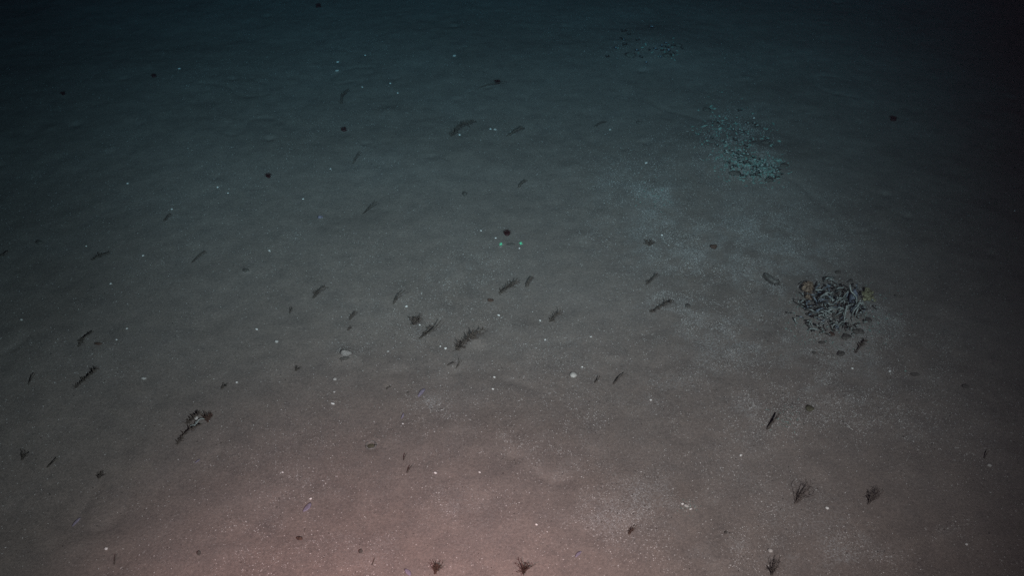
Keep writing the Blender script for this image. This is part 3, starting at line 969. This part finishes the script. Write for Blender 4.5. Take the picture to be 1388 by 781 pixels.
# dark stones and shells in and under the clump
DL = [(465, 270, .026, .020, 'large dark rounded stone at the top centre of the tube worm clump'),
      (485, 687, .021, .012, 'round dark stone standing clear below the tube worm clump'),
      (520, 575, .026, .012, 'flat dark stone just below the C-shaped tube worm'),
      (602, 540, .026, .014, 'dark stone at the lower right of the tube worm clump, with pale rim'),
      (468, 145, .017, .010, 'faint dark stone just above the tube worm clump'),
      (550, 205, .016, .010, 'faint dark stone behind the tallest tube worm'),
      (425, 556, .018, .010, 'dark reddish stone lower left of the C-shaped tube worm'),
      (360, 612, .016, .009, 'small dark stone at the lower left below the tube worm clump'),
      (530, 502, .022, .012, 'dark stone right of the C-shaped tube worm'),
      (668, 462, .020, .010, 'dark stone at the right end of the tube worm clump'),
      (330, 240, .015, .010, 'small dark stone above right of the orange anemones'),
      (460, 440, .030, .018, 'broad dark stone in the middle of the tube worm clump'),
      (600, 420, .022, .014, 'dark stone under the hooked tube worm'),
      (310, 678, .012, .006, 'tiny dark stone lowest left of the tube worm clump'),
      (300, 420, .026, .016, 'dark stone under the left side of the tube worms'),
      (400, 350, .036, .024, 'dark stone deep under the pale lump of the clump'),
      (850, 300, .010, .007, 'tiny dark stone in dim mud right of the tube worm clump')]
for i, (cx, cy, r, hz, lab) in enumerate(DL):
    lump('dark_stone', cp(cx, cy), (r * .8, r * .66, hz * .6), M_MUSSEL if i != 6 else M_BROWN, lab, 'stone', 700 + i, .30, 'dark stones of the tube worm clump')
lump('pale_lump', cp(420, 352), (.013, .010, .009), M_TUBE, 'pale lump in the middle of the tube worm clump', 'lump', 731, .3, None, -1.5)
lump('blue_crust', cp(556, 350), (.019, .024, .046), M_BLUE, 'upright blue-grey crusted lump beside the tallest tube worm', 'lump', 732, .14, None, .3)


def polyps(c, spots, m, name, label, cat):
    b = at(*cp(*c))
    e = empty(name, b, label, cat)
    for k, (dx, dy, r, z) in enumerate(spots):
        p = at(*cp(c[0] + dx, c[1] + dy)) - b
        mb = MB(); mb.blob((p.x, p.y, z), (r, r * .9, r * .75), 40 + k * 7 + int(c[0]), .14, 12, 8)
        pe = mb.build('polyp', m, e)
        tb = MB()
        for j in range(9):
            a = j * .698 + k; q = Vector((math.cos(a), math.sin(a), 0))
            tb.tube([Vector((p.x, p.y, z)) + q * r * .35 + Vector((0, 0, r * .68)), Vector((p.x, p.y, z)) + q * r * .8 + Vector((0, 0, r * .85)),
                     Vector((p.x, p.y, z)) + q * r * 1.2 + Vector((0, 0, r * .45))], [r * .12, r * .11, r * .05], 4)
        tb.build('tentacles', m, pe)


polyps((256, 280), [(0, 0, .026, .028), (10, -8, .014, .044), (-14, 4, .013, .030)], M_ORANGE, 'orange_anemone', 'larger orange-brown domed anemone at the upper left of the tube worm clump', 'anemone')
polyps((271, 322), [(0, 0, .017, .018), (6, -12, .009, .024), (10, 8, .008, .014)], M_ORANGE, 'orange_anemone', 'smaller orange anemone tucked right below the larger one', 'anemone')
polyps((655, 318), [(0, 0, .017, .018), (-28, -8, .011, .024), (-5, -22, .012, .028), (22, -10, .011, .022), (30, 8, .010, .012), (-14, 12, .010, .012), (12, 16, .011, .012), (48, 24, .008, .008)],
       M_YELLOW, 'yellow_anemone', 'cluster of pale yellow-green anemones at the right of the tube worm clump', 'anemone')

# far tube patches
rng = random.Random(21)
for i in range(74):
    if i < 30: x, y = rng.gauss(1036, 14), rng.gauss(231, 8)
    elif i < 54: x, y = rng.gauss(1004, 13), rng.gauss(220, 10)
    else: x, y = rng.gauss(1000, 22), rng.gauss(188, 16)
    a = rng.uniform(0, 6.28); L = rng.uniform(3, 7)
    z = rng.uniform(.02, .05)
    m = rng.choice([M_TUBE, M_TUBE, M_TUBED])
    o = worm([(x, y), (x + math.cos(a) * L * .5, y - L * .5), (x + math.cos(a) * L, y - L * .4)], (0, z, z * .6), rng.uniform(.0030, .0042), m, 'short pale tube in the far teal patch beyond the dense clump', 800 + i, 'short tubes of the far teal patch', 6)
    TUBES.append((o, 'short ' + tint(m) + ' tube ' + lean((0, 0), (math.cos(a) * L, 0)), 'in the far teal patch, ' + sector(x, y, 1010, 214, 15, 11), x))
for i, (x, y, r, lab) in enumerate(((996, 236, .035, 'dark stone at the lower left edge of the far teal patch'),
                                    (1043, 245, .032, 'dark stone at the lower right end of the far teal patch'),
                                    (1037, 194, .028, 'dark stone right of the far teal patch'),
                                    (971, 169, .030, 'dark stone at the upper left of the far teal patch'),
                                    (1062, 225, .028, 'dark sliver right of the far teal patch'),
                                    (1014, 212, .024, 'small dark stone in the middle of the far teal patch'),
                                    (1012, 203, .020, 'smaller dark stone near the top of the far teal patch'),
                                    (958, 150, .034, 'dim dark sliver above the far teal patch'))):
    lump('dark_stone', (x, y), (r * .8, r * .55, r * .35), M_MUSSEL, lab, 'stone', 880 + i, .3, 'dark stones of the far teal patch')
for i in range(24):
    if i < 12: x, y = rng.gauss(905, 12), rng.gauss(68, 6)
    else: x, y = rng.gauss(862, 20), rng.gauss(60, 9)
    a = rng.uniform(0, 6.28); L = rng.uniform(3, 6); z = rng.uniform(.03, .06)
    m = rng.choice([M_TUBEB, M_TUBED, M_TUBED])
    o = worm([(x, y), (x + math.cos(a) * L * .5, y - L * .5), (x + math.cos(a) * L, y - L * .4)], (0, z, z * .6), rng.uniform(.0040, .0055), m, 'barely visible short tube in the farthest dim patch near the top', 900 + i, 'short tubes of the farthest dim patch', 6)
    TUBES.append((o, 'dim ' + tint(m) + ' tube ' + lean((0, 0), (math.cos(a) * L, 0)), 'in the farthest patch, ' + sector(x, y, 884, 64, 14, 4), x))
for i, (x, y, r, lab) in enumerate(((854, 76, .045, 'dim dark stone at the lower left of the farthest patch'),
                                    (905, 76, .040, 'dim dark stone at the lower right of the farthest patch'),
                                    (918, 62, .036, 'dim dark stone at the right end of the farthest patch'))):
    lump('dark_stone', (x, y), (r * .8, r * .55, r * .35), M_MUSSEL, lab, 'stone', 950 + i, .3, 'dark stones of the farthest dim patch')


tell_apart()

# ------------------------------------------------------------------ the two green scaling lasers of the vehicle
def laser(px, py, x0):
    t = at(px, py)
    o = spot('scaling_laser', (x0, 0.05, CAMZ - .25), t, 60, (0.02, 1.0, 0.42), 1.0, 0.0, 0.0)
    l = o.data
    l.use_nodes = True
    nt = l.node_tree; n = nt.nodes; L = nt.links
    em = n['Emission']
    tc = n.new('ShaderNodeTexCoord')
    sp = n.new('ShaderNodeSeparateXYZ'); L.new(tc.outputs['Normal'], sp.inputs[0])
    def mth(op, a, b=None):
        x = n.new('ShaderNodeMath'); x.operation = op
        for i, v in enumerate((a, b)):
            if v is None: continue
            if isinstance(v, (int, float)): x.inputs[i].default_value = v
            else: L.new(v, x.inputs[i])
        return x.outputs[0]
    r2 = mth('ADD', mth('MULTIPLY', sp.outputs[0], sp.outputs[0]), mth('MULTIPLY', sp.outputs[1], sp.outputs[1]))
    g = mth('EXPONENT', mth('MULTIPLY', r2, -1.0 / (0.0013 ** 2)))
    L.new(mth('MULTIPLY', g, 75.0), em.inputs['Strength'])


laser(679, 331, -.06)
laser(706, 330, .06)

# ------------------------------------------------------------------ the sea water (red light dies within metres)
me = bpy.data.meshes.new('haze')
x0, x1, y0, y1, z0, z1 = -70, 70, -70, 70, -1.1, 3.4
me.from_pydata([(x0, y0, z0), (x1, y0, z0), (x1, y1, z0), (x0, y1, z0), (x0, y0, z1), (x1, y0, z1), (x1, y1, z1), (x0, y1, z1)], [],
               [(0, 3, 2, 1), (4, 5, 6, 7), (0, 1, 5, 4), (1, 2, 6, 5), (2, 3, 7, 6), (3, 0, 4, 7)])
hz = bpy.data.objects.new('haze', me)
COL.objects.link(hz)
hz['kind'] = 'stuff'
tag(hz, 'dark blue-green sea water filling the view', 'water')
wm = bpy.data.materials.new('sea_water')
wm.use_nodes = True
nt = wm.node_tree
nt.nodes.remove(nt.nodes['Principled BSDF'])
pv = nt.nodes.new('ShaderNodeVolumePrincipled')
DENS = 0.25
SC = (0.005, 0.007, 0.012)                    # share scattered
AB = (0.192, 0.052, 0.013)                     # absorbed per metre
pv.inputs['Density'].default_value = DENS
pv.inputs['Color'].default_value = (*SC, 1)
pv.inputs['Absorption Color'].default_value = tuple((1 - min(.99, a / (DENS * (1 - s)))) ** 2 for a, s in zip(AB, SC)) + (1,)
pv.inputs['Anisotropy'].default_value = 0.3
nt.links.new(pv.outputs[0], nt.nodes['Material Output'].inputs['Volume'])
me.materials.append(wm)
